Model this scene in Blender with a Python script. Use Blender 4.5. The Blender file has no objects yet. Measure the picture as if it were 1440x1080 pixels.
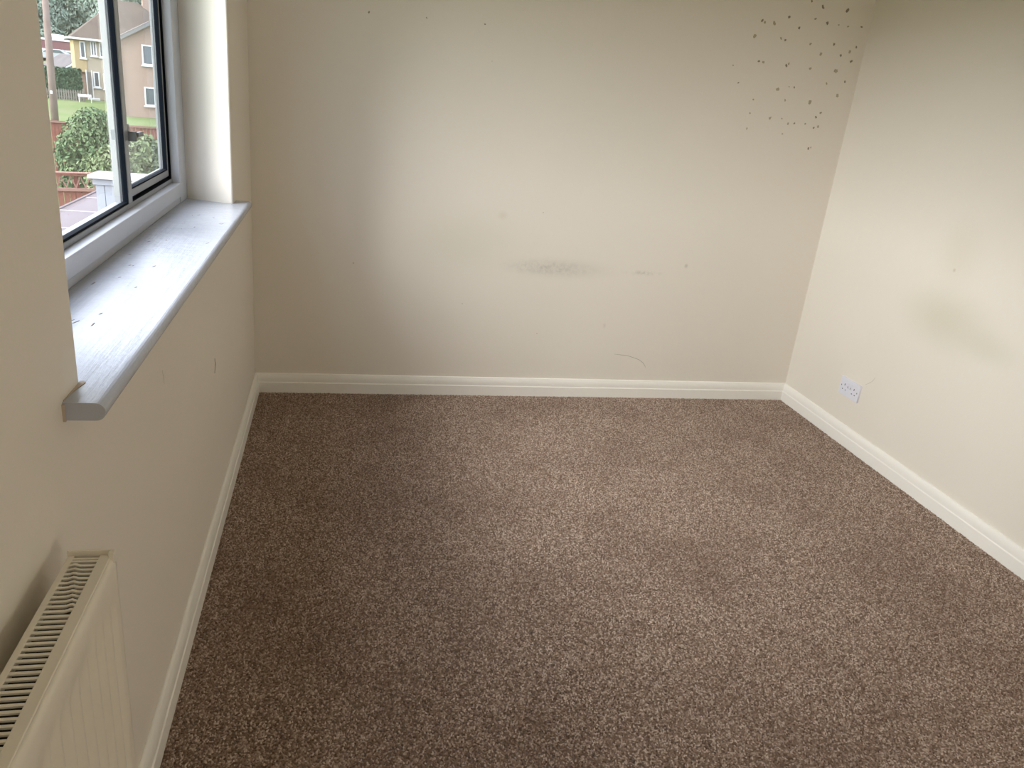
import bpy, bmesh, math, random
from mathutils import Vector, Matrix
random.seed(11)
scene = bpy.context.scene
col = scene.collection

# ------------------------------------------------------------------ camera
FPX = 1082.85
YAW, PITCH, ROLL = 0.2379, 0.3594, 0.1032
EYE = Vector((0.3769, -3.5362, 1.4272))
W = 2.7645                      # room width, left wall x = 0, back wall y = 0
_f = Vector((math.sin(YAW)*math.cos(PITCH), math.cos(YAW)*math.cos(PITCH), -math.sin(PITCH)))
_r = Vector((math.cos(YAW), -math.sin(YAW), 0)); _u = _r.cross(_f)
RT = _r*math.cos(ROLL) + _u*math.sin(ROLL); UP = -_r*math.sin(ROLL) + _u*math.cos(ROLL)
cam_d = bpy.data.cameras.new('camera'); cam = bpy.data.objects.new('camera', cam_d); col.objects.link(cam)
cam_d.sensor_fit = 'HORIZONTAL'; cam_d.sensor_width = 36; cam_d.lens = FPX/1440*36
cam_d.clip_start = 0.02; cam_d.clip_end = 800
cam.matrix_world = Matrix.Translation(EYE) @ Matrix((RT, UP, -_f)).transposed().to_4x4()
scene.camera = cam

# ------------------------------------------------------------------ sky, light, exposure
SKY = 3.2
FILL = 12.0  # glow of the added fill globe behind the view
world = bpy.data.worlds.new('world'); scene.world = world; world.use_nodes = True
nt = world.node_tree; nt.nodes.clear()
wo = nt.nodes.new('ShaderNodeOutputWorld'); bg = nt.nodes.new('ShaderNodeBackground')
tc = nt.nodes.new('ShaderNodeTexCoord'); sp = nt.nodes.new('ShaderNodeSeparateXYZ')
mr = nt.nodes.new('ShaderNodeMapRange')          # overcast sky: zenith brighter than horizon
mr.inputs['From Min'].default_value = 0; mr.inputs['From Max'].default_value = 1
mr.inputs['To Min'].default_value = 0.8*SKY; mr.inputs['To Max'].default_value = 1.25*SKY
nt.links.new(tc.outputs['Generated'], sp.inputs[0]); nt.links.new(sp.outputs['Z'], mr.inputs['Value'])
nt.links.new(mr.outputs[0], bg.inputs['Strength']); bg.inputs['Color'].default_value = (0.90, 0.97, 1.12, 1)
nt.links.new(bg.outputs[0], wo.inputs[0])
# hazy sun behind thin cloud, on the window side of the house
sd_ = bpy.data.lights.new('hazy_sun', 'SUN'); sd_.energy = 8.5; sd_.angle = math.radians(60); sd_.color = (1.0, .985, .95)
so_ = bpy.data.objects.new('hazy_sun', sd_); col.objects.link(so_)
so_.rotation_euler = Vector((.84, .29, -.42)).to_track_quat('-Z', 'Y').to_euler()
# light portal in the window opening (guides daylight sampling only)
ld = bpy.data.lights.new('window_portal', 'AREA'); ld.shape = 'RECTANGLE'; ld.size = 1.80; ld.size_y = 1.14
lo = bpy.data.objects.new('window_portal', ld); col.objects.link(lo)
lo.location = (-0.25, -1.44, 1.55); lo.rotation_euler = (math.radians(90), 0, math.radians(-90))
ld.cycles.is_portal = True

vs = scene.view_settings
vs.view_transform = 'Standard'; vs.look = 'None'; vs.gamma = 1; vs.use_curve_mapping = False
vs.exposure = 0.36
scene.cycles.max_bounces = 14; scene.cycles.diffuse_bounces = 9; scene.cycles.transparent_max_bounces = 16
scene.cycles.use_denoising = True

# ------------------------------------------------------------------ helpers
def ray(px, py):
    return (_f + RT*((px-720)/FPX) + UP*((540-py)/FPX)).normalized()
def on(px, py, axis, val):
    d = ray(px, py); return EYE + d*((val-EYE[axis])/d[axis])
def polar(az, d, z=0.0):
    """world point at compass bearing az (deg, left of +y), horizontal distance d from the room's viewpoint"""
    a = math.radians(az); return Vector((EYE.x - math.sin(a)*d, EYE.y + math.cos(a)*d, z))

class MB:
    def __init__(s): s.v = []; s.f = []
    def box(s, x0, x1, y0, y1, z0, z1):
        n = len(s.v)
        s.v += [(x0,y0,z0),(x1,y0,z0),(x1,y1,z0),(x0,y1,z0),(x0,y0,z1),(x1,y0,z1),(x1,y1,z1),(x0,y1,z1)]
        s.f += [tuple(n+i for i in q) for q in ((3,2,1,0),(4,5,6,7),(0,1,5,4),(1,2,6,5),(2,3,7,6),(3,0,4,7))]
        return s
    def prism(s, prof, fn, a, b):
        """extrude a profile (list of 2D points) from a to b; fn(u, v, t) gives the 3D point"""
        n = len(s.v); k = len(prof)
        for t in (a, b): s.v += [tuple(fn(u, v, t)) for u, v in prof]
        s.f += [(n+i, n+(i+1) % k, n+k+(i+1) % k, n+k+i) for i in range(k)]
        s.f += [tuple(n+i for i in range(k))[::-1], tuple(n+k+i for i in range(k))]
        return s
    def tube(s, pts, rad, seg=8):
        n = len(s.v); pts = [Vector(p) for p in pts]
        rad = rad if isinstance(rad, (list, tuple)) else [rad]*len(pts)
        for i, p in enumerate(pts):
            t = (pts[min(i+1, len(pts)-1)] - pts[max(i-1, 0)]).normalized()
            a = t.orthogonal().normalized(); b = t.cross(a)
            if abs(t.z) > .7: a = Vector((1,0,0)); a = (a - t*a.dot(t)).normalized(); b = t.cross(a)
            s.v += [tuple(p + (a*math.cos(2*math.pi*k/seg) + b*math.sin(2*math.pi*k/seg))*rad[i]) for k in range(seg)]
        for i in range(len(pts)-1):
            s.f += [(n+i*seg+k, n+i*seg+(k+1) % seg, n+(i+1)*seg+(k+1) % seg, n+(i+1)*seg+k) for k in range(seg)]
        s.f += [tuple(n+k for k in range(seg))[::-1], tuple(n+(len(pts)-1)*seg+k for k in range(seg))]
        return s
    def face(s, pts):
        n = len(s.v); s.v += [tuple(p) for p in pts]; s.f.append(tuple(range(n, n+len(pts)))); return s
    def mesh(s, name, mat, smooth=False):
        me = bpy.data.meshes.new(name); me.from_pydata(s.v, [], s.f); me.update()
        bm = bmesh.new(); bm.from_mesh(me); bmesh.ops.recalc_face_normals(bm, faces=bm.faces); bm.to_mesh(me); bm.free()
        if mat: me.materials.append(mat)
        if smooth:
            for p in me.polygons: p.use_smooth = True
        return me
    def build(s, name, mat, parent=None, bevel=0, smooth=False, seg=2, loc=None):
        o = bpy.data.objects.new(name, s.mesh(name, mat, smooth)); col.objects.link(o)
        if parent: o.parent = parent
        if loc is not None: o.location = loc
        if bevel:
            b = o.modifiers.new('bevel', 'BEVEL'); b.width = bevel; b.segments = seg; b.limit_method = 'ANGLE'
            b.harden_normals = True
            for p in o.data.polygons: p.use_smooth = True
        return o
def empty(name, loc=(0,0,0), rz=0):
    o = bpy.data.objects.new(name, None); col.objects.link(o); o.location = loc; o.rotation_euler.z = rz
    o.empty_display_size = .1; return o
def inst(name, me, parent=None, loc=(0,0,0), rot=(0,0,0), scale=(1,1,1)):
    o = bpy.data.objects.new(name, me); col.objects.link(o)
    if parent: o.parent = parent
    o.location = loc; o.rotation_euler = rot; o.scale = scale; return o
def tag(o, label=None, cat=None, group=None, kind=None):
    if label: o['label'] = label
    if cat: o['category'] = cat
    if group: o['group'] = group
    if kind: o['kind'] = kind
    return o

# ------------------------------------------------------------------ materials
def mat(name, color, rough=.6, metal=0, spec=.5, sheen=0):
    m = bpy.data.materials.new(name); m.use_nodes = True
    b = m.node_tree.nodes['Principled BSDF']
    b.inputs['Base Color'].default_value = (*color, 1); b.inputs['Roughness'].default_value = rough
    b.inputs['Metallic'].default_value = metal; b.inputs['Specular IOR Level'].default_value = spec
    return m
def N(m, t, **kw):
    n = m.node_tree.nodes.new(t)
    for k, v in kw.items():
        if k in n.inputs: n.inputs[k].default_value = v
        else: setattr(n, k, v)
    return n
def L(m, a, b): m.node_tree.links.new(a, b)
def P(m): return m.node_tree.nodes['Principled BSDF']
def coords(m): return N(m, 'ShaderNodeTexCoord').outputs['Object']
def math_(m, op, a, b=None, clamp=False):
    n = N(m, 'ShaderNodeMath', operation=op); n.use_clamp = clamp
    for i, x in enumerate((a, b)):
        if x is None: continue
        if isinstance(x, (int, float)): n.inputs[i].default_value = x
        else: L(m, x, n.inputs[i])
    return n.outputs[0]
def mix(m, fac, a, b):
    n = N(m, 'ShaderNodeMix', data_type='RGBA')
    for i, x in ((0, fac), (6, a), (7, b)):
        if isinstance(x, (int, float)): n.inputs[i].default_value = x
        elif isinstance(x, tuple): n.inputs[i].default_value = (*x, 1)
        else: L(m, x, n.inputs[i])
    return n.outputs[2]
def noise(m, co, scale, detail=3, rough=.55):
    n = N(m, 'ShaderNodeTexNoise', Scale=scale, Detail=detail, Roughness=rough); L(m, co, n.inputs['Vector']); return n.outputs['Fac']
def ramp(m, v, lo, hi, a=0., b=1.):
    n = N(m, 'ShaderNodeMapRange'); n.interpolation_type = 'SMOOTHSTEP'
    for k, x in (('From Min', lo), ('From Max', hi), ('To Min', a), ('To Max', b)): n.inputs[k].default_value = x
    L(m, v, n.inputs['Value']); return n.outputs[0]
def bump(m, h, strength, dist=.01):
    n = N(m, 'ShaderNodeBump', Strength=strength, Distance=dist); L(m, h, n.inputs['Height']); L(m, n.outputs[0], P(m).inputs['Normal'])
def blob(m, co, centre, radii, lo=1.0, hi=0.0):
    """smooth ellipsoidal mask, 1 at the centre"""
    a = N(m, 'ShaderNodeVectorMath', operation='SUBTRACT'); L(m, co, a.inputs[0]); a.inputs[1].default_value = centre
    b = N(m, 'ShaderNodeVectorMath', operation='DIVIDE'); L(m, a.outputs[0], b.inputs[0]); b.inputs[1].default_value = radii
    c = N(m, 'ShaderNodeVectorMath', operation='LENGTH'); L(m, b.outputs[0], c.inputs[0])
    return ramp(m, c.outputs['Value'], hi, lo, 1., 0.)

CREAM = (.80, .757, .682)
def wall_mat(name, stains=()):
    m = mat(name, CREAM, .55, spec=.35); co = coords(m)
    c = mix(m, noise(m, co, 1.3, 2), tuple(x*1.02 for x in CREAM), tuple(x*.97 for x in CREAM))
    for centre, radii, colr, amt, grain in stains:
        k = blob(m, co, centre, radii)
        if grain: k = math_(m, 'MULTIPLY', k, ramp(m, noise(m, co, grain, 4, .7), .38, .68))
        c = mix(m, math_(m, 'MULTIPLY', k, amt), c, colr)
    L(m, c, P(m).inputs['Base Color'])
    h = math_(m, 'ADD', noise(m, co, 9, 4, .6), math_(m, 'MULTIPLY', noise(m, co, 140, 3), .12))
    bump(m, h, .25, .006)
    return m
def at_back(px, py): return tuple(on(px, py, 1, 0))
def at_right(px, py): return tuple(on(px, py, 0, W))
GREY = (.40, .385, .33); OLIVE = (.52, .50, .36)
M_back = wall_mat('cream_paint_back', [
    (at_back(775, 377), (.30, .2, .050), GREY, .50, 40), (at_back(790, 378), (.36, .2, .07), GREY, .22, 0),
    (at_back(905, 384), (.13, .2, .018), GREY, .45, 40), (at_back(965, 374), (.014, .2, .016), GREY, .5, 0),
    (at_back(707, 303), (.035, .2, .028), (.66, .57, .42), .35, 0),
    (at_back(660, 340), (.42, .2, .20), (.66, .65, .50), .28, 0), (at_back(850, 458), (.012, .2, .02), (.6, .56, .5), .5, 0)])
M_right = wall_mat('cream_paint_right', [
    (at_right(1330, 450), (.3, .34, .17), (.58, .56, .42), .50, 0), (at_right(1350, 355), (.3, .17, .19), (.66, .60, .48), .30, 0),
    (at_right(1342, 380), (.2, .012, .012), (.5, .42, .3), .5, 0), (at_right(1390, 490), (.3, .20, .09), (.6, .59, .46), .35, 0)])
M_left = wall_mat('cream_paint_left')
M_ceil = mat('ceiling_paint', (.86, .85, .82), .8)
M_skirt = mat('skirting_gloss', (.89, .875, .83), .35); _c = coords(M_skirt); bump(M_skirt, noise(M_skirt, _c, 30, 3), .12, .004)
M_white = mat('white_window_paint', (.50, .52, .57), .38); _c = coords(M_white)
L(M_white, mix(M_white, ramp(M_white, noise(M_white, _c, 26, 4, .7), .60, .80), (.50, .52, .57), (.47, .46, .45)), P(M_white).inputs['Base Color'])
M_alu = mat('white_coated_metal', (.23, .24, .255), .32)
M_gasket = mat('black_rubber', (.004, .006, .010), .7, spec=.05)
M_handle = mat('grey_handle', (.16, .165, .17), .4, .4)
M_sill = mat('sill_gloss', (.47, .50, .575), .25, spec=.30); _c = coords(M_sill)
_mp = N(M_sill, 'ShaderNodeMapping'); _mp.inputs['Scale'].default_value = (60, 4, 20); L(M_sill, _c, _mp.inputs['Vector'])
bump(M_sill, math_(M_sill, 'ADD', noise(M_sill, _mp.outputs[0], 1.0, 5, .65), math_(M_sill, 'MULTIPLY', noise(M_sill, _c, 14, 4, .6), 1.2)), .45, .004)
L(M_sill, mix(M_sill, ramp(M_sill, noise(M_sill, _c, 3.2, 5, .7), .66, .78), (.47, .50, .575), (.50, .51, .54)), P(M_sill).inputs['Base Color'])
M_bare = mat('bare_filler', (.50, .42, .34), .8)
M_nick = mat('dark_nick', (.16, .14, .13), .7)
M_rad = mat('radiator_enamel', (.80, .755, .655), .35)
M_dark = mat('slot_shade', (.010, .008, .006), .9)
M_plastic = mat('white_plastic', (.76, .77, .86), .3)
M_hole = mat('socket_hole', (.02, .02, .03), .6)
M_screw = mat('screw_steel', (.25, .25, .27), .35, .8)
M_pencil = mat('pencil_line', (.26, .23, .20), .8)
M_blobd = mat('adhesive_dark', (.29, .25, .175), .8)
M_blobp = mat('adhesive_pale', (.47, .41, .30), .8)

# carpet: brown looped pile with pale and dark flecks, rows across the room
M_carpet = mat('brown_carpet', (.2, .14, .1), .95, spec=.1); m = M_carpet; co = coords(m)
_b = P(m); _b.inputs['Sheen Weight'].default_value = .25; _b.inputs['Sheen Roughness'].default_value = .6
f1 = noise(m, co, 330, 2, .7); f2 = noise(m, co, 150, 2, .6); f3 = noise(m, co, 2.2, 3, .6); f4 = noise(m, co, 520, 1)
wv = N(m, 'ShaderNodeTexWave', Scale=42, Distortion=1.6, Detail=2); wv.bands_direction = 'Y'; wv.inputs['Detail Scale'].default_value = 6
L(m, co, wv.inputs['Vector'])
c = mix(m, ramp(m, f1, .34, .68), (.075, .042, .026), (.30, .225, .175))
c = mix(m, ramp(m, f2, .56, .74, 0, .75), c, (.40, .32, .26))
c = mix(m, ramp(m, f4, .60, .75, 0, .6), c, (.05, .028, .018))
c = mix(m, math_(m, 'MULTIPLY', wv.outputs['Fac'], .16), c, (.07, .045, .03))
c = mix(m, ramp(m, f3, .42, .66, 0, .22), c, (.17, .10, .07))
L(m, c, _b.inputs['Base Color'])
bump(m, math_(m, 'ADD', f1, math_(m, 'MULTIPLY', f2, .7)), .9, .006)

# ------------------------------------------------------------------ room shell
YB = -4.35; H = 2.40
RY0, RY1 = -2.355, -0.60        # window opening on the room side
FY1 = -0.535                    # far reveal splays open towards the frame
ZS, ZH = 0.945, 2.12            # opening bottom (under the board) and head
FX = -0.163                     # room face of the window frame
OUT = -0.235
fl = MB().box(0, W, YB, 0, -.12, 0).build('floor', M_carpet); tag(fl, kind='structure', label='brown carpeted floor of the empty room')
ce = MB().box(-.3, W+.15, YB-.15, .15, H, H+.12).build('ceiling', M_ceil); tag(ce, kind='structure', label='white painted ceiling')
wb = MB().box(-.3, W+.15, 0, .15, -.12, H).build('wall_back', M_back); tag(wb, kind='structure', label='cream painted end wall with dark adhesive spots and a grey smudge')
wr = MB().box(W, W+.15, YB-.15, 0, -.12, H).build('wall_right', M_right); tag(wr, kind='structure', label='cream painted side wall with faint olive stains above the socket')
wf = MB().box(-.3, W, YB-.15, YB, -.12, H).build('wall_front', M_back); tag(wf, kind='structure', label='cream painted wall behind the viewer')
# left wall: one mesh round the opening, far reveal splayed, plaster arrises slightly rounded
bm = bmesh.new()
def cell(y0, y1, z0, z1, ya=None, yb=None):
    ya = y0 if ya is None else ya; yb = y1 if yb is None else yb     # y limits at the outer side
    v = [bm.verts.new(p) for p in ((0,y0,z0),(0,y1,z0),(0,y1,z1),(0,y0,z1),(OUT,ya,z0),(OUT,yb,z0),(OUT,yb,z1),(OUT,ya,z1))]
    for q in ((0,1,2,3),(7,6,5,4),(0,4,5,1),(1,5,6,2),(2,6,7,3),(3,7,4,0)): bm.faces.new([v[i] for i in q])
DY = (FY1-RY1)*(OUT/FX)
cell(YB-.15, RY0, ZS, ZH, None, RY0); cell(RY1, 0, ZS, ZH, RY1+DY, 0)
cell(YB-.15, RY0, -.12, ZS, None, RY0); cell(RY0, RY1, -.12, ZS, RY0, RY1+DY); cell(RY1, 0, -.12, ZS, RY1+DY, 0)
cell(YB-.15, RY0, ZH, H, None, RY0); cell(RY0, RY1, ZH, H, RY0, RY1+DY); cell(RY1, 0, ZH, H, RY1+DY, 0)
bmesh.ops.remove_doubles(bm, verts=bm.verts, dist=1e-5)
inner = {}
for f in bm.faces: inner.setdefault(tuple(sorted(v.index for v in f.verts)), []).append(f)
bm.verts.index_update(); dup = {}
for f in bm.faces: dup.setdefault(tuple(sorted(v.index for v in f.verts)), []).append(f)
bmesh.ops.delete(bm, geom=[f for g in dup.values() if len(g) > 1 for f in g], context='FACES')
bmesh.ops.recalc_face_normals(bm, faces=bm.faces)
me = bpy.data.meshes.new('wall_left'); bm.to_mesh(me); bm.free(); me.materials.append(M_left)
wl = bpy.data.objects.new('wall_left', me); col.objects.link(wl)
bv = wl.modifiers.new('bevel', 'BEVEL'); bv.width = .009; bv.segments = 3; bv.limit_method = 'ANGLE'
tag(wl, kind='structure', label='cream painted wall with the window opening above the radiator')

# skirting boards
T = .018; SK = [(0,0),(T,0),(T,.052),(.0150,.056),(.0150,.070),(.0125,.084),(.008,.093),(.004,.0955),(0,.0955)]
for nm, fn, a, b, lab in (
    ('baseboard_back', lambda u, v, t: (t, -u, v), .0, W, 'cream gloss skirting board along the end wall'),
    ('baseboard_left', lambda u, v, t: (u, t, v), YB, 0, 'cream gloss skirting board below the window wall'),
    ('baseboard_right', lambda u, v, t: (W-u, t, v), YB, 0, 'cream gloss skirting board below the socket wall'),
    ('baseboard_front', lambda u, v, t: (t, YB+u, v), 0, W, 'cream gloss skirting board behind the viewer')):
    tag(MB().prism(SK, fn, a, b).build(nm, M_skirt, bevel=.0012), kind='structure', label=lab)

# ------------------------------------------------------------------ window
win = tag(empty('window_1', (FX, -1.44, .962)), kind='structure', label='white framed window with a wide fixed pane and a narrow opening sash')
def wpart(mb, name, mt, parent=win, bevel=0, **k):
    """build from world coordinates under the window, keeping the place"""
    o = mb.build(name, mt, parent, bevel, **k); p = parent; off = Vector((0,0,0))
    while p: off += p.location; p = p.parent
    for v in o.data.vertices: v.co -= off
    return o
ZB = .962; ZT = ZH
AX = -.188                                   # room face of the metal frame
GX = -.199                                   # inner glass
OX = -.217                                   # outer face of bars
JY0, JY1 = -2.30, -.640                      # clear width inside the timber frame
JE = FY1 + .004                              # far edge of the jamb against plaster
# window board with rounded nose and horns past the opening
nose = [(-.175, .935), (.040, .935)] + [(.042+.0135*math.cos(a), .9485+.0135*math.sin(a)) for a in [math.radians(t) for t in range(-80, 81, 16)]] + [(.040, .962), (-.175, .962)]
ws = MB().prism([q for q in nose if q[0] >= 0] + [(.0005, .962), (.0005, .935)], lambda u, v, t: (u, t, v), -2.438, -.512)
ws.box(-.175, .002, RY0-.004, RY1+.004, .9352, .9619)
ws.prism([(-.175, RY1), (0, RY1), (-.175, FY1+.01)], lambda u, v, t: (u, v, t), .9352, .9619)
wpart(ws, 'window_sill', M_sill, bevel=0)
# chipped filler where the horn meets the wall, nicks on the board
wpart(MB().prism([(0,-2.432),(.0010,-2.432),(.0015,-2.405),(.006,-2.378),(.009,-2.360),(.003,-2.354),(0,-2.356)], lambda u, v, t: (u, v, t), .9615, .9632), 'filler', M_bare)
wpart(MB().prism([(0,-2.4415),(.004,-2.4410),(.003,-2.4365),(0,-2.436)], lambda u, v, t: (u, v, t), .934, .960), 'filler', M_bare)
random.seed(4)
for i in range(26):
    x = random.uniform(-.14, .03); y = random.uniform(-2.2, -.75); l = random.uniform(.003, .011); w = random.uniform(.0006, .0013)
    a = random.uniform(-.5, .5); wpart(MB().prism([(-w,-l),(w,-l*.6),(w*1.3,l*.7),(0,l),(-w,l*.3)], lambda u, v, t: (x+u*math.cos(a)-v*math.sin(a), y+u*math.sin(a)+v*math.cos(a), t), .9618, .9625), 'nick', M_nick)
# timber subframe
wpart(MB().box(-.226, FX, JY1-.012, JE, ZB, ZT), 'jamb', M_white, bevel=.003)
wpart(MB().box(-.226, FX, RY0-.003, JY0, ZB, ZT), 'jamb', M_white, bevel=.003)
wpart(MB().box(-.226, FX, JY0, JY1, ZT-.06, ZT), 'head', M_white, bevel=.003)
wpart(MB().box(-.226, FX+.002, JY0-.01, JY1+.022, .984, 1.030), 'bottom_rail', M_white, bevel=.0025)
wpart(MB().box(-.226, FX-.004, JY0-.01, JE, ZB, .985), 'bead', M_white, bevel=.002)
# metal frame: outer ring and mullion
MY0, MY1 = -1.232, -1.172
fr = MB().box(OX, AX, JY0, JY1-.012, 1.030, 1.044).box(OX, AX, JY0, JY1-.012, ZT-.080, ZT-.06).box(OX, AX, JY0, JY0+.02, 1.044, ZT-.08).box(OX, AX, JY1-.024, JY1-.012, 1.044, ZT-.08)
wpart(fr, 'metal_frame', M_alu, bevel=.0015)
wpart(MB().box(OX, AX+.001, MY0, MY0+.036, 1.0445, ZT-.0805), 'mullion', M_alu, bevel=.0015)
# outside glazing step seen through the panes
wpart(MB().box(OX-.006, OX+.010, MY0-.006, MY0+.02, 1.040, ZT-.08).box(OX-.006, OX+.010, JY0+.02, MY0-.006, 1.036, 1.048), 'outer_bead', M_alu, bevel=.0015)
def gasket(y0, y1, z0, z1, parent, w=.006, x0=GX-.004, x1=AX-.0015):
    mb = MB().box(x0, x1, y0, y1, z0, z0+w).box(x0, x1, y0, y1, z1-w, z1).box(x0, x1, y0, y0+w, z0+w, z1-w).box(x0, x1, y1-w*.5, y1, z0+w, z1-w)
    return wpart(mb, 'gasket', M_gasket, parent)
gasket(JY0+.0202, MY0-.0002, 1.0442, ZT-.0802, win)

M_glass = bpy.data.materials.new('window_glass'); M_glass.use_nodes = True; m = M_glass; m.node_tree.nodes.clear()
_o = N(m, 'ShaderNodeOutputMaterial'); tr = N(m, 'ShaderNodeBsdfTransparent'); tr.inputs[0].default_value = (.95, .965, .96, 1)
gl = N(m, 'ShaderNodeBsdfGlossy', Roughness=.01); tl = N(m, 'ShaderNodeBsdfTranslucent'); tl.inputs[0].default_value = (.9, .92, .95, 1)
fz = N(m, 'ShaderNodeFresnel', IOR=1.45); mx = N(m, 'ShaderNodeMixShader'); mx2 = N(m, 'ShaderNodeMixShader'); mx2.inputs[0].default_value = .004
L(m, fz.outputs[0], mx.inputs[0]); L(m, tr.outputs[0], mx.inputs[1]); L(m, gl.outputs[0], mx.inputs[2])
L(m, mx.outputs[0], mx2.inputs[1]); L(m, tl.outputs[0], mx2.inputs[2]); L(m, mx2.outputs[0], _o.inputs[0])
def pane(y0, y1, z0, z1, parent, x):
    wpart(MB().face([(x, y0, z0), (x, y1, z0), (x, y1, z1), (x, y0, z1)]), 'pane', M_glass, parent)
pane(JY0+.021, MY0+.004, 1.046, ZT-.082, win, GX)
# opening sash
SY0, SY1, SZ0, SZ1 = MY0+.0365, JY1-.034, 1.054, ZT-.09
sash = empty('sash', (0, SY0-win.location.y, SZ0-win.location.z)); sash.parent = win
SB = .021; SR = .020; SX = AX-.006; GX2 = SX-.011
for nm, y0, y1, z0, z1 in (('bottom_rail', SY0, SY1, SZ0, SZ0+SR), ('top_rail', SY0, SY1, SZ1-SR, SZ1), ('stile', SY0, SY0+SB, SZ0+SR, SZ1-SR), ('stile', SY1-SB*.6, SY1, SZ0+SR, SZ1-SR)):
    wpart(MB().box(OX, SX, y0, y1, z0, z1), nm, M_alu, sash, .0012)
gasket(SY0+SB+.0002, SY1-SB*.6-.0002, SZ0+SR+.0002, SZ1-SR-.0002, sash, .004, GX2-.003, SX-.001)
pane(SY0+SB, SY1-SB*.6, SZ0+SR, SZ1-SR, sash, GX2)
wpart(MB().box(OX-.003, OX+.004, SY1-SB*.6-.004, SY1-.004, SZ0+.004, SZ1-.004).box(OX-.003, OX+.004, SY0+.01, SY1-SB*.6-.006, SZ0+.006, SZ0+SR+.005), 'outer_bead', M_alu, sash, .0012)
# black weatherstrip in the gap between sash and frame
wpart(MB().box(OX+.002, AX-.012, SY0, JY1-.0245, 1.0442, SZ0-.0002).box(OX+.002, AX-.012, SY1+.0002, JY1-.0242, SZ0, SZ1).box(OX+.002, AX-.008, SY0, JY1-.0245, SZ1+.0002, ZT-.0802), 'weatherstrip', M_gasket)
wpart(MB().box(AX-.012, AX-.0003, JY1-.0262, JY1-.0242, 1.0442, ZT-.085).box(AX-.012, AX-.0003, SY0, JY1-.0264, 1.0442, 1.0455), 'weatherstrip', M_gasket)
# handle on the sash stile
wpart(MB().box(SX, SX+.007, SY0+.002, SY0+.018, 1.196, 1.250), 'handle_plate', M_alu, sash, .0015)
wpart(MB().box(SX+.007, SX+.026, SY0+.003, SY0+.016, 1.206, 1.232).box(SX+.019, SX+.030, SY0+.0165, SY0+.072, 1.2165, 1.2285), 'handle', M_handle, sash, .0015)

# ------------------------------------------------------------------ radiator on the window wall
RX0, RX1, RYF, RYN, RZ0, RZ1 = .027, .080, -2.556, -3.40, .19, .790
rad = tag(empty('radiator', (.0, RYF, 0)), 'cream enamelled panel radiator with slotted top grille below the window wall', 'radiator')
def rpart(mb, name, mt=M_rad, bevel=0, **k):
    o = mb.build(name, mt, rad, bevel, **k)
    for v in o.data.vertices: v.co.y -= RYF
    return o
# front panel with vertical flutes that fade out towards the top and bottom edges
pit = .0333; ny = int((RYF-RYN)/pit*8); zs = [RZ0, RZ0+.012, RZ0+.05, RZ0+.075, RZ1-.095, RZ1-.080, RZ1-.062, RZ1-.045, RZ1-.014, RZ1-.006, RZ1-.0015]
dep = [0, 0, .2, 1, 1, .9, .45, 0, 0, 0, 0]; ins = [.010, 0, 0, 0, 0, 0, 0, 0, 0, -.002, -.006]
mb = MB()
for k, z in enumerate(zs):
    for j in range(ny+1):
        y = RYF-.004 - j*(RYF-RYN-.008)/ny; ph = (RYF-y)/pit
        edge = min(1, (RYF-y-.02)/.02, (y-RYN-.02)/.02); edge = max(0, edge)
        s = .5+.5*math.cos(2*math.pi*ph); s = s*s*(3-2*s)
        mb.v.append((RX1+.006 - .0095*dep[k]*edge*s - abs(ins[k]), y, z))
for k in range(len(zs)-1):
    for j in range(ny): n = k*(ny+1)+j; mb.f.append((n, n+1, n+ny+2, n+ny+1))
o = rpart(mb, 'front_panel', smooth=True); sd = o.modifiers.new('solid', 'SOLIDIFY'); sd.thickness = .0015; sd.offset = -1
rpart(MB().box(RX0, RX0+.003, RYN, RYF, RZ0+.04, RZ1-.006), 'back_plate')
# convector: near-black block under the slats, inner shade put into its colour
rpart(MB().box(RX0+.0045, RX1-.004, RYN+.01, RYF-.01, RZ0+.03, RZ1-.013), 'convector_shade', M_dark)
# end plates
for y0, y1, zz in ((RYF-.0025, RYF, RZ1+.007), (RYN, RYN+.0025, RZ1+.007)):
    rpart(MB().box(RX0-.001, RX1+.001, y0, y1, RZ0+.03, zz), 'end_plate', bevel=.001)
rpart(MB().box(RX1-.002, RX1+.0055, RYF-.010, RYF+.0012, RZ1-.010, RZ1+.006), 'clip', bevel=.001)
# grille: two side rails and one slat between each pair of slots
GZ = RZ1; pitch = .0096
rpart(MB().box(RX0, RX0+.0085, RYN+.003, RYF-.003, GZ-.010, GZ), 'grille_rail', bevel=.0012)
rpart(MB().box(RX1-.0135, RX1+.0005, RYN+.003, RYF-.003, GZ-.010, GZ+.0005), 'grille_rail', bevel=.0012)
ns = int((RYF-RYN-.01)/pitch)
def slat(kink=None):
    xs = [RX0+.008 + (RX1-.013-RX0-.008)*t/10 for t in range(11)]; mb = MB()
    for x in xs:
        dz = dy = 0.
        if kink is not None:
            t = (x-RX0-.008)/(RX1-.021-RX0); g = math.exp(-((t-kink)/.13)**2); dz = .0012*g; dy = .0020*g
        mb.v += [(x, -.0019+dy, -.0003+dz), (x, .0019+dy, dz), (x, .0019+dy, -.0025+dz), (x, -.0019+dy, -.003+dz)]
    for i in range(10):
        for k in range(4): mb.f.append((i*4+k, i*4+(k+1) % 4, i*4+4+(k+1) % 4, i*4+4+k))
    return mb.mesh('slat', M_rad)
SL0 = slat()
for i in range(ns):
    y = RYF-.0165 - i*pitch
    me = slat(.12+.075*i) if 1 <= i <= 11 else SL0
    inst('slat', me, rad, (0, y-RYF, GZ))
rpart(MB().box(RX0, RX1-.006, RYF-.0125, RYF-.0085, GZ-.008, GZ-.0002), 'slat')
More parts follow.
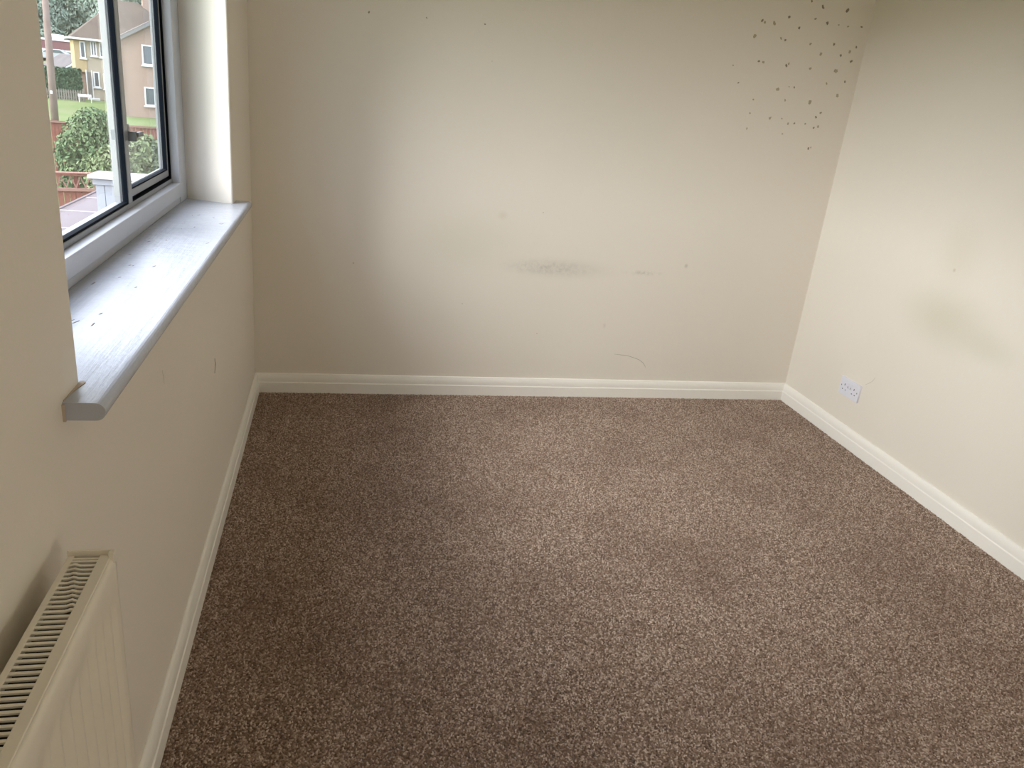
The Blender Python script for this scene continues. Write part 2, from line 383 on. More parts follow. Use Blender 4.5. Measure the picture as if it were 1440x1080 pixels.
# wall brackets
for y in (RYF-.12, RYN+.12): rpart(MB().box(0, RX0+.002, y-.015, y+.015, RZ1-.20, RZ1-.12), 'bracket')
# valve and pipe down to the floor
rpart(MB().tube([(.045, RYF-.03, .009), (.045, RYF-.03, RZ0+.035)], .0075, 12), 'pipe', smooth=True)
rpart(MB().tube([(.045, RYN+.03, .009), (.045, RYN+.03, RZ0+.035)], .0075, 12), 'pipe', smooth=True)

# ------------------------------------------------------------------ double socket on the right wall
SYc, SZc = -.4514-.073, .2249+.043
so = tag(empty('wall_socket', (W, SYc, SZc)), 'white plastic double wall socket low on the plain side wall', 'socket')
def spart(mb, name, mt, bevel=0, **k): return mb.build(name, mt, so, bevel, **k)
spart(MB().box(-.0095, 0, -.073, .073, -.043, .043), 'plate', M_plastic, .0028)
for sy in (1, -1):
    spart(MB().tube([(-.0099, sy*.060, .001), (-.0090, sy*.060, .001)], .0034, 12), 'screw', M_screw)
    c = sy*.036
    spart(MB().box(-.0099, -.006, c-.0022, c+.0022, .005, .0145), 'earth_slot', M_hole)
    for k in (1, -1): spart(MB().box(-.0099, -.006, c+k*.011-.0033, c+k*.011+.0033, -.0165, -.0125), 'pin_slot', M_hole)
    r = spart(MB().prism([(-.0095,-.013),(-.0125,-.013),(-.0100,.0005),(-.0120,.013),(-.0095,.013)], lambda u, v, t: (u, t, v+.012), sy*.0095-.0065, sy*.0095+.0065), 'rocker_switch', M_plastic)
    spart(MB().box(-.01215, -.0116, sy*.0095-.0012, sy*.0095+.0012, .0005, .0105), 'switch_mark', M_hole)

# ------------------------------------------------------------------ marks on the plaster
def blob_mesh(seed, mt):
    r = random.Random(seed); mb = MB(); k = 11
    rr = [1+r.uniform(-.32, .28) for _ in range(k)]; st = r.uniform(.6, .95)
    ring = lambda s, h: [(math.cos(2*math.pi*i/k)*rr[i]*s, -h, math.sin(2*math.pi*i/k)*rr[i]*s*st) for i in range(k)]
    mb.v = ring(1, -.0005) + ring(.9, .0009) + ring(.45, .0014) + [(0, -.0012, 0)]
    for a in (0, k):
        mb.f += [(a+i, a+(i+1) % k, a+k+(i+1) % k, a+k+i) for i in range(k)]
    mb.f += [(2*k+i, 2*k+(i+1) % k, 3*k) for i in range(k)]
    return mb.mesh('adhesive_spot', mt)
BL = {t: [blob_mesh(i+20*t, (M_blobd, M_blobp)[t]) for i in range(5)] for t in (0, 1)}
SPOTS = [(572,8,9,0),(645,45,13,0),(808,68,14,0),(422,113,11,0),(245,135,10,0),(262,148,9,1),(323,152,14,1),(595,125,9,1),(674,152,12,0),(750,165,6,1),(810,175,8,1),(901,178,9,0),
 (488,185,10,0),(195,238,12,1),(368,252,10,1),(396,265,9,0),(562,290,10,1),(718,292,10,0),(865,311,8,0),(822,342,10,1),(631,357,10,1),(762,366,10,0),(831,405,11,0),(221,404,9,0),(251,411,9,1),
 (404,434,12,0),(418,422,9,1),(51,431,5,1),(561,452,9,1),(731,469,15,1),(86,546,7,0),(668,551,8,1),(789,541,8,0),(421,573,5,1),(454,576,8,0),(346,590,12,1),(740,632,12,1),(395,661,9,1),(184,657,7,1),
 (559,675,13,1),(629,746,9,1),(598,774,9,0),(162,747,7,1),(294,780,12,1),(374,783,5,1),(414,817,8,1),(455,815,7,0),(528,817,7,1),(583,844,8,0),(612,837,9,1),(142,850,8,1),(376,884,7,1),(548,980,9,0),(564,973,6,1)]
random.seed(9)
pts = [(1020+a/4.696, b/4.696, s/4.696, t) for a, b, s, t in SPOTS] + [(519,17,1.7,0),(600,25,1.2,0),(682,34,1.3,0),(764,299,.8,1),(692,86,.7,1),(650,427,.8,0),(755,469,.8,1),(497,370,1.2,1)]
for px, py, s, t in pts:
    p = on(px, py, 1, 0); d = (p-EYE).length
    k = s*d/FPX*.82
    inst('adhesive_spot', random.choice(BL[t]), wb, p + Vector((0,-.0004,0)), (0, random.uniform(0, 6.28), 0), (k, 1, k))
def wall_line(name, pts, axis, val, parent, mt=M_pencil, r=.0009):
    q = [on(px, py, axis, val) for px, py in pts]; MB().tube(q, [r*.5]+[r]*(len(q)-2)+[r*.4], 6).build(name, mt, parent)
wall_line('scratch', [(864,498),(873,499),(882,500),(891,503),(899,506),(905,511),(908,517)], 1, -.0002, wb)
wall_line('scratch', [(1217,541),(1222,539),(1227,536),(1231,531)], 0, W-.0002, wr, mat('faint_scratch', (.5,.45,.4), .8), .0008)
wall_line('scratch', [(302,504),(302.5,512),(302,525)], 0, .0003, wl, mat('dark_scratch', (.2,.18,.16), .8), .0012)
wall_line('scratch', [(228,520),(230,530),(231,540)], 0, .0002, wl, mat('pale_scratch', (.6,.57,.52), .8), .0008)


# ------------------------------------------------------------------ unseen fill lamp behind the view, added to brighten the shaded walls
LX, LY, LZ = 2.25, -3.95, 1.05
pl = tag(empty('fill_lamp', (LX, LY, 0)), 'added fill lamp, an unseen glowing globe on a stand behind the viewer', 'lamp')
M_fill = mat('fill_opal', (.9, .88, .84), .3)
P(M_fill).inputs['Emission Color'].default_value = (1.0, .93, .82, 1); P(M_fill).inputs['Emission Strength'].default_value = FILL
gm = bmesh.new(); bmesh.ops.create_uvsphere(gm, u_segments=32, v_segments=20, radius=.16); me = bpy.data.meshes.new('globe'); gm.to_mesh(me); gm.free()
for q in me.polygons: q.use_smooth = True
me.materials.append(M_fill); inst('globe', me, pl, (0, 0, LZ))
MB().tube([(0,0,.02), (0,0,LZ-.17)], .010, 12).build('pole', M_screw, pl, smooth=True)
MB().tube([(0,0,.0), (0,0,.018), (0,0,.03)], [.14,.14,.03], 28).build('base', M_screw, pl)
MB().tube([(0,0,LZ-.18), (0,0,LZ-.14)], [.025,.06], 20).build('shade_holder', M_screw, pl, smooth=True)
PILE = ((.125,.074,.050), (.40,.287,.22), (.78,.65,.56))
# ------------------------------------------------------------------ carpet pile: real tufts in rows
import numpy as np
rng = np.random.default_rng(3)
px_, py_ = .0047, .0052
gx, gy = np.meshgrid(np.arange(.010, W-.010, px_), np.arange(-3.15, -.010, py_))
gx = (gx + (np.arange(gx.shape[0])[:, None] % 2)*px_*.5).ravel(); gy = gy.ravel(); n = gx.size
gx = gx + rng.normal(0, .0011, n); gy = gy + rng.normal(0, .0008, n)
k = (gx > .006) & (gx < W-.006); gx, gy = gx[k], gy[k]; n = gx.size
ang = rng.uniform(0, 2*np.pi, n); r = rng.uniform(.0027, .0038, n); hh = rng.uniform(.0030, .0055, n)
V = np.zeros((n, 5, 3), np.float32)
for i in range(4):
    a = ang + i*np.pi/2; s = np.where(i % 2 == 0, 1.25, .75)
    V[:, i, 0] = gx + np.cos(a)*r*s; V[:, i, 1] = gy + np.sin(a)*r*s; V[:, i, 2] = .0005
V[:, 4, 0] = gx + rng.normal(0, .0018, n); V[:, 4, 1] = gy + rng.normal(0, .0018, n); V[:, 4, 2] = hh
base = (np.arange(n)*5)[:, None, None]
F = base + np.array([[0,1,4],[1,2,4],[2,3,4],[3,0,4]])[None]
me = bpy.data.meshes.new('carpet_pile'); me.vertices.add(n*5); me.vertices.foreach_set('co', V.ravel())
me.loops.add(n*12); me.loops.foreach_set('vertex_index', F.ravel().astype(np.int32))
me.polygons.add(n*4); me.polygons.foreach_set('loop_start', np.arange(0, n*12, 3, dtype=np.int32))
me.update(calc_edges=True)
shade = rng.beta(1.6, 1.9, n).astype(np.float32)
at = me.attributes.new('fleck', 'FLOAT', 'POINT'); at.data.foreach_set('value', np.repeat(shade, 5))
M_pile = mat('carpet_yarn', (.2,.14,.1), .95, spec=.08); m = M_pile
an = N(m, 'ShaderNodeAttribute'); an.attribute_name = 'fleck'
cr = N(m, 'ShaderNodeValToRGB'); L(m, an.outputs['Fac'], cr.inputs[0])
e = cr.color_ramp.elements; e[0].position = 0; e[0].color = (*PILE[0], 1); e[1].position = 1; e[1].color = (*PILE[2], 1)
q = e.new(.5); q.color = (*PILE[1], 1)
co = coords(m); cc = mix(m, ramp(m, noise(m, co, 2.4, 3, .6), .42, .70, 0, .28), cr.outputs[0], (.16, .09, .06))
L(m, cc, P(m).inputs['Base Color']); P(m).inputs['Sheen Weight'].default_value = .15
me.materials.append(M_pile)
cp = bpy.data.objects.new('carpet_pile', me); col.objects.link(cp)
tag(cp, 'brown and beige flecked loop pile carpet across the whole floor', 'carpet', kind='stuff')
# ------------------------------------------------------------------ outdoors: ground
GZ0 = -2.62
def gz(d):
    """ground height with distance: level gardens, then a bank rising to the woods"""
    if d < 100: return GZ0
    if d < 116: t = (d-100)/16; return GZ0 + 2.2*t*t*(3-2*t)
    if d < 130: return GZ0+2.2
    return GZ0+2.2 + (d-130)*.08
def mottled(name, a, b, scale, rough=.9, c=None, scale2=30):
    m = mat(name, a, rough, spec=.15); co = coords(m)
    k = mix(m, ramp(m, noise(m, co, scale, 4, .6), .35, .65), a, b)
    if c: k = mix(m, ramp(m, noise(m, co, scale2, 3, .6), .5, .7, 0, .7), k, c)
    L(m, k, P(m).inputs['Base Color']); return m
A = .49                                          # darkens all outdoor colours to make up for over-bright daylight
def ac(r, g, b): return (r*A, g*A, b*A)
M_grass = mottled('grass', ac(.20,.29,.09), ac(.27,.32,.14), .35, c=ac(.31,.31,.17), scale2=.12)
M_leaf = mottled('leaf', ac(.16,.27,.13), ac(.30,.40,.20), 3.0, .6)
M_leaf2 = mottled('leaf_hedge', ac(.10,.19,.12), ac(.16,.26,.15), 2.0, .7)
M_leaf3 = mottled('leaf_wood', ac(.40,.52,.42), ac(.55,.67,.54), .25, .8)  # leaves paled, distance haze put into their colour
M_bark = mottled('bark', ac(.25,.20,.16), ac(.18,.14,.11), 3)
M_pole = mottled('weathered_pole', ac(.40,.31,.275), ac(.34,.26,.225), 2.5)
M_redwood = mottled('red_stained_wood', ac(.40,.145,.11), ac(.47,.20,.155), 4, .8)
M_redpale = mottled('faded_red_wood', ac(.58,.34,.28), ac(.50,.27,.22), 5, .8)
M_felt = mottled('pinkish_felt', ac(.31,.255,.265), ac(.28,.23,.245), 1.5, .9)
M_seam = mat('pale_seam', ac(.55,.49,.50), .8)
M_clad = mat('white_cladding', ac(.58,.62,.70), .5); M_cap = mat('white_cap', ac(.95,.98,1.05), .5)
M_cream = mottled('yellow_cream_render', ac(.80,.63,.36), ac(.76,.58,.33), 1)
M_beige = mottled('beige_render', ac(.80,.70,.55), ac(.75,.65,.51), .8)
def brick_mat(name, a, b, mortar):
    m = mat(name, a, .9, spec=.15); t = N(m, 'ShaderNodeTexBrick', Scale=4.4); co = coords(m)
    mp = N(m, 'ShaderNodeMapping'); mp.inputs['Rotation'].default_value = (math.pi/2, 0, 0); L(m, co, mp.inputs['Vector']); L(m, mp.outputs[0], t.inputs['Vector'])
    for k, v in (('Color1', a), ('Color2', b), ('Mortar', mortar)): t.inputs[k].default_value = (*v, 1)
    t.inputs['Mortar Size'].default_value = .02
    L(m, t.outputs['Color'], P(m).inputs['Base Color']); return m
M_brick = brick_mat('brown_brick', ac(.70,.49,.39), ac(.64,.44,.35), ac(.66,.56,.49))
M_brick2 = brick_mat('orange_brick', ac(.56,.34,.20), ac(.48,.28,.17), ac(.5,.4,.32))
M_rt = mottled('roof_tile_brown', ac(.235,.185,.15), ac(.19,.15,.125), 1.2, .9, c=ac(.22,.20,.16), scale2=6)
M_rt2 = mottled('roof_tile_grey', ac(.30,.285,.27), ac(.37,.33,.30), 1.0, .9, c=ac(.42,.33,.29), scale2=4)
M_upvc = mat('white_frame', ac(1.25,1.28,1.32), .5); M_pane = mat('dark_pane', ac(.16,.19,.21), .12, spec=.8)
M_fascia = mat('dark_red_fascia', ac(.34,.15,.16), .7); M_conc = mat('pale_wall', ac(.55,.55,.54), .9)
M_asph = mat('asphalt', ac(.20,.20,.21), .9); M_car = mat('silver_paint', ac(.70,.75,.80), .25, .2); M_tyre = mat('tyre', (.02,.02,.02), .8)
M_grey = mat('grey_timber', ac(.42,.38,.34), .9)

mb = MB(); ds = [0, 20, 50, 100, 104, 108, 112, 116, 130, 150, 170, 200, 260]; azs = list(range(-60, 181, 8))
for d in ds:
    for a in azs: mb.v.append(tuple(polar(a, d+.6, gz(d))))
na = len(azs)
for i in range(len(ds)-1):
    for j in range(na-1): n = i*na+j; mb.f.append((n, n+1, n+na+1, n+na))
tag(mb.build('ground', M_grass, smooth=True), 'green lawn and grassy ground outside the window', kind='structure')

def place(az, d, z=None, face=0):
    """an Empty on the ground at bearing az, distance d, its local -y turned towards the window (plus face degrees)"""
    p = polar(az, d, gz(d) if z is None else z); return p, math.radians(az+face)
def part(root, name, mb, mt, bevel=0, **k): return mb.build(name, mt, root, bevel, **k)
def house_window(root, x0, x1, z0, z1, y, nx=2, nd=-1, axis='x'):
    """white frame with mullions, dark panes as sub-parts; on a wall facing local -y (axis x) or local -x (axis y)"""
    t = .09
    def bx(a0, a1, c0, c1, d0, d1):
        return (a0, a1, y-d1, y-d0, c0, c1) if axis == 'x' else (y-d1, y-d0, a0, a1, c0, c1)
    mb = MB()
    mb.box(*bx(x0, x1, z0, z0+t, -.05, .06)).box(*bx(x0, x1, z1-t, z1, -.05, .05)).box(*bx(x0, x0+t, z0+t, z1-t, -.05, .05)).box(*bx(x1-t, x1, z0+t, z1-t, -.05, .05))
    w = (x1-x0-t)/nx
    for i in range(1, nx): mb.box(*bx(x0+i*w, x0+i*w+t, z0+t, z1-t, -.05, .04))
    f = part(root, 'window', mb, M_upvc)
    for i in range(nx): part(f, 'pane', MB().box(*bx(x0+t+i*w, x0+w+i*w, z0+t, z1-t, -.03, .008)), M_pane)
    part(f, 'sill', MB().box(*bx(x0-.08, x1+.08, z0-.09, z0, -.02, .14)), M_upvc)
    return f

# ------------------------------------------------------------------ foliage makers
def leaf_cloud(n, shape, size, seed, squash=.6):
    r = random.Random(seed); mb = MB()
    for i in range(n):
        c, nrm = shape(r)
        a = Vector((r.gauss(0,1), r.gauss(0,1), r.gauss(0,1))).normalized()
        nn = (nrm + a*.8).normalized(); u = nn.orthogonal().normalized(); u.rotate(Matrix.Rotation(r.uniform(0, 6.28), 3, nn)); v = nn.cross(u)
        s = size*r.uniform(.6, 1.3); k = len(mb.v)
        mb.v += [tuple(c+u*s), tuple(c+v*s*squash+nn*s*.15), tuple(c-u*s), tuple(c-v*s*squash+nn*s*.15)]
        mb.f.append((k, k+1, k+2, k+3))
    return mb
def lobes(cs):
    """random point near the surface of a cluster of ellipsoids (centre, radii)"""
    tot = [c[1][0]*c[1][2] for c in cs]
    def f(r):
        c, q = r.choices(cs, tot)[0]; a = Vector((r.gauss(0,1), r.gauss(0,1), r.gauss(0,1))).normalized()
        k = 1 - abs(r.gauss(0, .14)); p = Vector(c) + Vector((a.x*q[0], a.y*q[1], a.z*q[2]))*k
        return p, Vector((a.x/q[0], a.y/q[1], a.z/q[2])).normalized()
    return f
def raw_mesh(mb, name, mt):
    me = bpy.data.meshes.new(name); me.from_pydata(mb.v, [], mb.f); me.materials.append(mt); return me

# ------------------------------------------------------------------ woods on the bank
random.seed(5)
crowns = []
for k in range(3):
    r = random.Random(40+k); cs = [((0,0,6.5), (3.5,3.5,5.2)), ((0,0,2.6), (3.9,3.9,2.6))]
    for i in range(14):
        a = i*2.4; q = r.uniform(1.2, 2.0); z = 2 + i*.68; w = 3.0-.12*abs(z-5); cs.append(((math.cos(a)*w, math.sin(a)*w, z), (q, q, q*.85)))
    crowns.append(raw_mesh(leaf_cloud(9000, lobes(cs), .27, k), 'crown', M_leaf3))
trunk = MB().tube([(0,0,-.5), (.1,0,3), (0,.1,6), (.1,.1,9)], [.38,.30,.22,.1], 8).mesh('trunk', M_bark, True)
for row, (d, n, sc) in enumerate(((136, 15, .88), (149, 15, .94), (163, 15, 1.02))):
    for i in range(n):
        az = 9.2 + i*3.7 + (1.2, 2.9, .2)[row] + random.uniform(-.15, .15); dd = d + random.uniform(-1, 1)
        t = empty('woodland_tree', polar(az, dd, gz(dd)-.3), random.uniform(0, 6.28)); s = sc*random.uniform(.92, 1.05); t.scale = (s, s, s*1.15)
        tag(t, ['green leafy tree at the lower edge of the woods on the bank', 'green leafy tree in the middle of the woods on the bank', 'tall green leafy tree at the top of the woods on the bank'][row], 'tree',
            ['front row of woodland trees', 'middle row of woodland trees', 'top row of woodland trees'][row])
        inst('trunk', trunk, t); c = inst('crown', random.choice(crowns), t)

# ------------------------------------------------------------------ far low building with dark red fascia, parked car
p, rz = place(17.6, 124, .0, 0)
b = tag(empty('flat_roofed_building', p, rz), 'long flat roofed building with dark red fascia and a band of windows', 'building')
part(b, 'wall', MB().box(-6, 6, 0, 6, -2.5, 1.0), M_conc)
part(b, 'fascia', MB().box(-6.2, 6.2, -.3, 6.2, 1.0, 2.05), M_fascia)
part(b, 'roof_edge', MB().box(-6.3, 6.3, -.4, 6.3, 2.05, 2.28), M_upvc)
part(b, 'rooflight', MB().box(.4, 2.2, 2, 3.5, 2.28, 2.85), M_cap, .1)
part(b, 'lower_trim', MB().box(-6.2, 6.2, -.32, -.02, .82, 1.0), M_upvc)
for i in range(6): house_window(b, -5.8+i*1.95, -4.0+i*1.95, -.55, .80, 0, 1)
p, rz = place(17.25, 117.5, None, 75)
c = tag(empty('car', p, rz), 'silver car parked in front of the building with red fascia', 'car')
body = [(-2.1,.35),(2.1,.35),(2.15,.75),(1.9,.95),(1.1,1.02),(.55,1.45),(-1.0,1.48),(-1.7,1.05),(-2.12,.95)]
part(c, 'body', MB().prism(body, lambda u, v, t: (t, u, v), -.85, .85), M_car, .06)
part(c, 'side_window', MB().prism([(-1.45,1.06),(.9,1.06),(.48,1.38),(-.95,1.40)], lambda u, v, t: (t, u, v), -.865, .865), M_pane)
part(c, 'windscreen', MB().prism([(1.04,1.06),(1.09,1.10),(.62,1.44),(.57,1.42)], lambda u, v, t: (t, u, v), -.68, .68), M_pane)
for sy in (-1.3, 1.35):
    for sx in (-.8, .8): part(c, 'wheel', MB().tube([(sx-.1, sy, .33), (sx+.1, sy, .33)], .33, 14), M_tyre)

# ------------------------------------------------------------------ small bungalow with gable
p, rz = place(16.58, 94, -2.25, 24)
b = tag(empty('bungalow', p, rz), 'small orange brick bungalow with dark tiled gable roof beyond the hedge', 'house')
part(b, 'wall', MB().prism([(0,-.45),(4.2,-.45),(4.2,1.45),(2.1,2.75),(0,1.45)], lambda u, v, t: (u-.6, t, v), 0, 4.5), M_brick2)
part(b, 'roof', MB().prism([(-.35,1.28),(2.1,2.80),(4.55,1.28),(4.55,1.45),(2.1,2.98),(-.35,1.45)], lambda u, v, t: (u-.6, t, v), -.25, 4.7), mottled('roof_tile_slate', ac(.26,.235,.235), ac(.21,.19,.19), 1.2))
part(b, 'bargeboard', MB().prism([(-.35,1.22),(2.1,2.74),(4.55,1.22),(4.55,1.40),(2.1,2.93),(-.35,1.40)], lambda u, v, t: (u-.6, t, v), -.32, -.24), M_upvc)
house_window(b, .9, 2.1, .25, 1.2, 0, 2)

# ------------------------------------------------------------------ cream house with hipped roof
p, rz = place(15.62, 80, GZ0, 3)
b = tag(empty('hipped_house', p, rz), 'cream and beige rendered house with hipped brown tiled roof and white windows', 'house')
part(b, 'wall', MB().box(0, 8.5, 0, 7.5, -.1, 4.86), M_beige)
part(b, 'side_wing', MB().box(-.72, .14, -.06, 6.5, 2.2, 4.80), M_cream)
part(b, 'side_wall', MB().box(-.70, .0, .3, 6.5, -.1, 2.2), M_brick)
rf = MB(); rf.v = [(-1.05,-.4,4.80),(8.9,-.4,4.80),(8.9,7.9,4.80),(-1.05,7.9,4.80),(3.1,3.75,8.35),(4.9,3.75,8.35)]
rf.f = [(0,1,5,4),(1,2,5),(2,3,4,5),(3,0,4),(3,2,1,0)]
part(b, 'roof', rf, M_rt)
part(b, 'gutter', MB().box(-1.1, 8.95, -.50, -.38, 4.74, 4.90).box(-1.15, -1.03, -.5, 7.9, 4.74, 4.90), M_upvc)
part(b, 'downpipe', MB().box(-.02, .06, -.16, -.07, .1, 2.4), M_upvc)
part(b, 'chimney', MB().box(5.2, 6.1, 3.3, 4.1, 7.6, 9.6), M_brick)
house_window(b, .52, .98, 3.55, 4.72, 0, 2); house_window(b, 1.18, 1.75, 3.5, 4.72, 0, 2)
house_window(b, 3.2, 4.2, 3.5, 4.72, 0, 2)
house_window(b, .56, 1.02, 1.05, 2.30, 0, 1); house_window(b, 1.30, 2.0, .95, 2.2, 0, 2)
f = house_window(b, -.30, .12, 3.30, 4.62, -.06, 1)
part(b, 'door', MB().box(.10, .40, -.03, .1, .05, 2.25), M_grey)
part(b, 'porch_post', MB().box(.38, .45, -.55, -.47, 0, 2.4), M_upvc)
part(b, 'step', MB().box(.0, .9, -.7, 0, -.05, .14), M_upvc)

# ------------------------------------------------------------------ brick house with gable end
p, rz = place(13.62, 62, GZ0, 2)
b = tag(empty('gabled_house', p, rz), 'brown brick house with gable end and white windows beside the hipped house', 'house')
part(b, 'wall', MB().prism([(0,0),(7.2,0),(7.2,4.95),(3.6,7.05),(0,4.95)], lambda u, v, t: (u, t, v-.1), 0, 9), M_brick)
part(b, 'roof', MB().prism([(-.4,4.66),(3.6,6.98),(7.6,4.66),(7.6,4.86),(3.6,7.20),(-.4,4.86)], lambda u, v, t: (u, t, v), -.25, 9.2), M_rt2)
part(b, 'verge', MB().prism([(-.4,4.60),(3.6,6.92),(7.6,4.60),(7.6,4.78),(3.6,7.12),(-.4,4.78)], lambda u, v, t: (u, t, v), -.31, -.24), mat('grey_verge', ac(.36,.36,.36), .8))
part(b, 'corner_pipe', MB().box(-.05, .05, -.12, -.02, .1, 4.7), M_cream)
house_window(b, 1.30, 2.6, 3.42, 4.70, 0, 2); house_window(b, 1.30, 2.6, .80, 2.02, 0, 2); house_window(b, 4.4, 5.8, 3.42, 4.70, 0, 2)
# ------------------------------------------------------------------ hedge and picket fence
p, rz = place(16.6, 77.5, GZ0, 0)
b = tag(empty('hedge', p, rz), 'tall dark green clipped hedge behind the picket fence', 'hedge')
def hedge_pt(r):
    f = r.random()
    if f < .7: return Vector((r.uniform(-2.6, 1.0), r.gauss(0, .06), r.uniform(.1, 2.35))), Vector((0,-1,0))
    return Vector((r.uniform(-2.6, 1.0), r.uniform(0, 1.3), 2.35+r.gauss(0, .05))), Vector((0,0,1))
part(b, 'core', MB().box(-2.55, .95, .12, 1.2, 0, 2.25), M_leaf2)
tag(inst('foliage', raw_mesh(leaf_cloud(3800, hedge_pt, .11, 3), 'foliage', M_leaf2), b), kind='stuff')
p, rz = place(16.7, 76, GZ0, 4)
b = tag(empty('picket_fence', p, rz), 'weathered grey picket fence at the top of the lawn', 'fence')
for z in (.22, .62): part(b, 'rail', MB().box(-2.2, 1.15, .02, .06, z, z+.08), M_grey)
pk = MB().prism([(-.05,0),(.05,0),(.05,.78),(0,.88),(-.05,.78)], lambda u, v, t: (u, t, v), -.02, .02).mesh('picket', M_grey)
for i in range(20): inst('picket', pk, b, (-2.15+i*.17, 0, 0))
part(b, 'post', MB().box(1.12, 1.24, 0, .12, 0, 1.0), M_grey)
p, rz = place(15.75, 75, GZ0, 0)
b = tag(empty('garden_bench', p, rz), 'white garden seat beside the porch of the cream house', 'bench')
part(b, 'seat', MB().box(-.55, .42, -.2, .2, .42, .50), M_upvc); part(b, 'back', MB().box(-.55, .42, .18, .24, .5, .62), M_upvc)
for x in (-.5, .36):
    for y in (-.16, .16): part(b, 'leg', MB().box(x, x+.06, y-.03, y+.03, 0, .42), M_upvc)

# ------------------------------------------------------------------ telegraph pole
d = 42; base = polar(17.57, d, GZ0)
b = tag(empty('utility_pole', base), 'tall weathered wooden utility pole rising in front of the woods', 'pole')
part(b, 'shaft', MB().tube([(0,0,-.3), (.075,0,3), (.20,0,8.2)], [.165,.15,.11], 14), M_pole, smooth=True)
part(b, 'cross_arm', MB().box(-.7, .7, -.06, .06, 7.4, 7.52), M_pole)
for x in (-.6, -.2, .2, .6): part(b, 'insulator', MB().tube([(x,0,7.52),(x,0,7.66),(x,0,7.72)], [.03,.05,.02], 8), M_upvc)
part(b, 'marker_plate', MB().box(.0, .10, -.17, -.15, 2.05, 2.18), M_cap)

# ------------------------------------------------------------------ red wall/fence behind the shrub, shrubs
def board_fence(name, label, az, d, x0, x1, h, trellis, face=0, step=.105):
    p, rz = place(az, d, GZ0, face); b = tag(empty(name, p, rz), label, 'fence')
    bh = h - (.34 if trellis else .05)
    bd = MB().box(-step/2+.004, step/2-.004, -.011, .011, .04, bh).mesh('board', M_redwood)
    n = int((x1-x0)/step)
    for i in range(n): inst('board', bd, b, (x0+step*(i+.5), random.uniform(-.004, .004), 0))
    part(b, 'rail', MB().box(x0, x1, -.045, .045, bh-.005, bh+.05), M_redpale)
    if trellis:
        part(b, 'top_rail', MB().box(x0, x1, -.045, .045, h-.045, h), M_redwood); part(b, 'cap', MB().box(x0, x1, -.06, .06, h, h+.022), M_redpale)
        H_ = h-.045-bh-.05; nn = int((x1-x0)/.17)
        la = MB().prism([(-.012,0),(.012,0),(.112,H_),(.088,H_)], lambda u, v, t: (u, t, v), -.012, -.002).mesh('lath', M_redpale)
        lb = MB().prism([(-.012,H_),(.012,H_),(.112,0),(.088,0)], lambda u, v, t: (u, t, v), .002, .012).mesh('lath', M_redpale)
        for i in range(nn): inst('lath', (la, lb)[0], b, (x0+i*.17+.03, 0, bh+.05)); inst('lath', lb, b, (x0+i*.17+.115, 0, bh+.05))
    else: part(b, 'cap', MB().box(x0, x1, -.06, .06, bh, bh+.05), M_redpale)
    q = x0
    while q <= x1+.01: part(b, 'post', MB().box(q-.045, q+.045, .03, .12, 0, h), M_redwood); q += 1.83
    return b
board_fence('trellis_fence', 'red stained board fence with diamond trellis top beyond the flat roof', 17.0, 18, -5.4, 3.4, 1.715, True, 1)
board_fence('board_fence', 'tall plain red board fence behind the leafy shrub', 17.3, 28, -5.6, 4.2, 1.95, False)
def shrub(name, label, az, d, cs, n, seed, size, mt):
    p, rz = place(az, d, GZ0); b = tag(empty(name, p, rz), label, 'shrub')
    tag(inst('foliage', raw_mesh(leaf_cloud(n, lobes(cs), size, seed, .5), 'foliage', mt), b), kind='stuff')
    for i in range(5):
        a = i*1.26; part(b, 'stem', MB().tube([(0,0,0), (.2*math.cos(a), .2*math.sin(a), .7), (.55*math.cos(a), .5*math.sin(a), 1.6)], [.05,.04,.02], 6), M_bark, smooth=True)
    return b
shrub('leafy_shrub', 'big rounded leafy green shrub behind the trellis fence', 15.72, 24,
      [((0,0,1.35),(.86,.8,1.15)), ((.1,0,2.1),(.55,.5,.55)), ((-.42,-.2,1.5),(.42,.4,.55)), ((.5,0,1.7),(.5,.5,.8)), ((.25,-.5,1.1),(.6,.4,.8)), ((-.2,-.4,.8),(.6,.4,.6)), ((.9,0,1.1),(.5,.5,.9)), ((-.1,.1,2.2),(.28,.28,.38)), ((.35,0,2.3),(.22,.22,.3))], 9000, 1, .062, M_leaf)
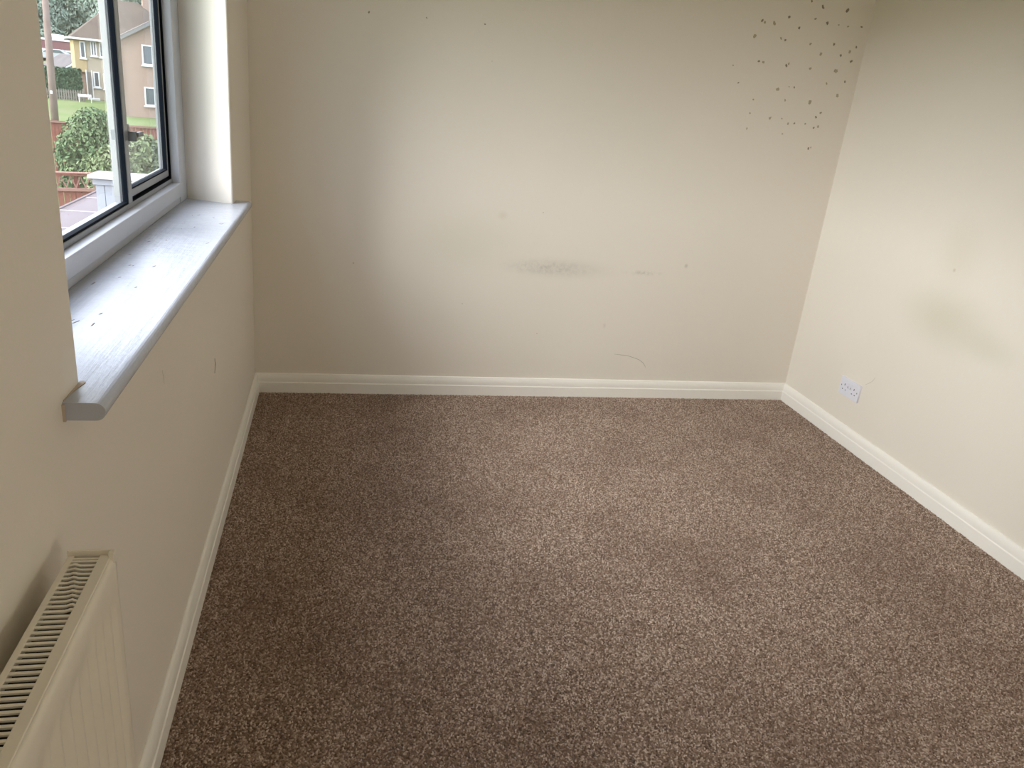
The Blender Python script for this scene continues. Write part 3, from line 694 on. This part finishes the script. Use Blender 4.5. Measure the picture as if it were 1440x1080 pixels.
shrub('round_shrub', 'lower yellow green shrub beside the big leafy shrub', 13.0, 21,
      [((0,0,1.1),(.85,.7,1.15)), ((.7,0,1.1),(.6,.5,1.1)), ((-.6,0,1.0),(.6,.5,1.0)), ((.1,-.2,1.75),(.5,.4,.6)), ((.65,.1,1.7),(.4,.4,.5))], 8500, 2, .065, mottled('leaf_pale', ac(.26,.36,.17), ac(.38,.45,.25), 3.0, .6))

# ------------------------------------------------------------------ flat roofed outbuilding with a white boarded box on it
ZR = -.30
b = tag(empty('outbuilding', polar(15.5, 8, GZ0)), 'low outbuilding with pinkish felt flat roof and pale seams', 'building'); o0 = b.location
def wp(name, mb, mt, bevel=0):
    o = mb.build(name, mt, b, bevel)
    for v in o.data.vertices: v.co -= o0
    return o
RX_, RYA, RYB_ = on(100, 287, 2, ZR).x, 1.0, 9.6          # the roof runs alongside the house wall
wp('roof', MB().box(RX_, -.34, RYA, RYB_, ZR-.10, ZR), M_felt)
wp('roof_trim', MB().box(RX_-.03, RX_, RYA-.03, RYB_+.03, ZR-.16, ZR+.012), M_felt)
wp('wall', MB().box(RX_+.08, -.36, RYA+.08, RYB_-.08, GZ0, ZR-.10), M_brick2)
y1 = on(88, 296, 2, ZR).y
for k in range(-3, 6): wp('seam', MB().box(RX_+.01, -.36, y1-k*1.0-.02, y1-k*1.0+.02, ZR-.002, ZR+.006), M_seam)
# the box: its left front corner stands on the roof
DB = 9.3; zc = EYE.z - .1300*DB; p, rz = polar(15.66, DB, ZR), 0
b2 = tag(empty('roof_box', p, rz), 'white boarded box with overhanging flat cap standing on the felt roof', 'rooftop box')
hb = zc-ZR; BW = 1.24
part(b2, 'core', MB().box(.012, BW-.012, .012, .26, 0, hb-.05), M_clad)
bd = MB().box(.003, .085, 0, .014, .0, hb-.09).mesh('board', M_clad)
for i in range(14): inst('board', bd, b2, (i*.0885, -.002, 0))
bs = MB().box(0, .014, .003, .085, .0, hb-.09).mesh('board', M_clad)
for i in range(3): inst('board', bs, b2, (-.002, .016+i*.0885, 0))
part(b2, 'fascia', MB().box(-.02, BW+.02, -.02, .30, hb-.10, hb-.04), M_clad, .003)
part(b2, 'cap', MB().box(-.055, BW+.055, -.06, .34, hb-.035, hb), M_cap, .004)
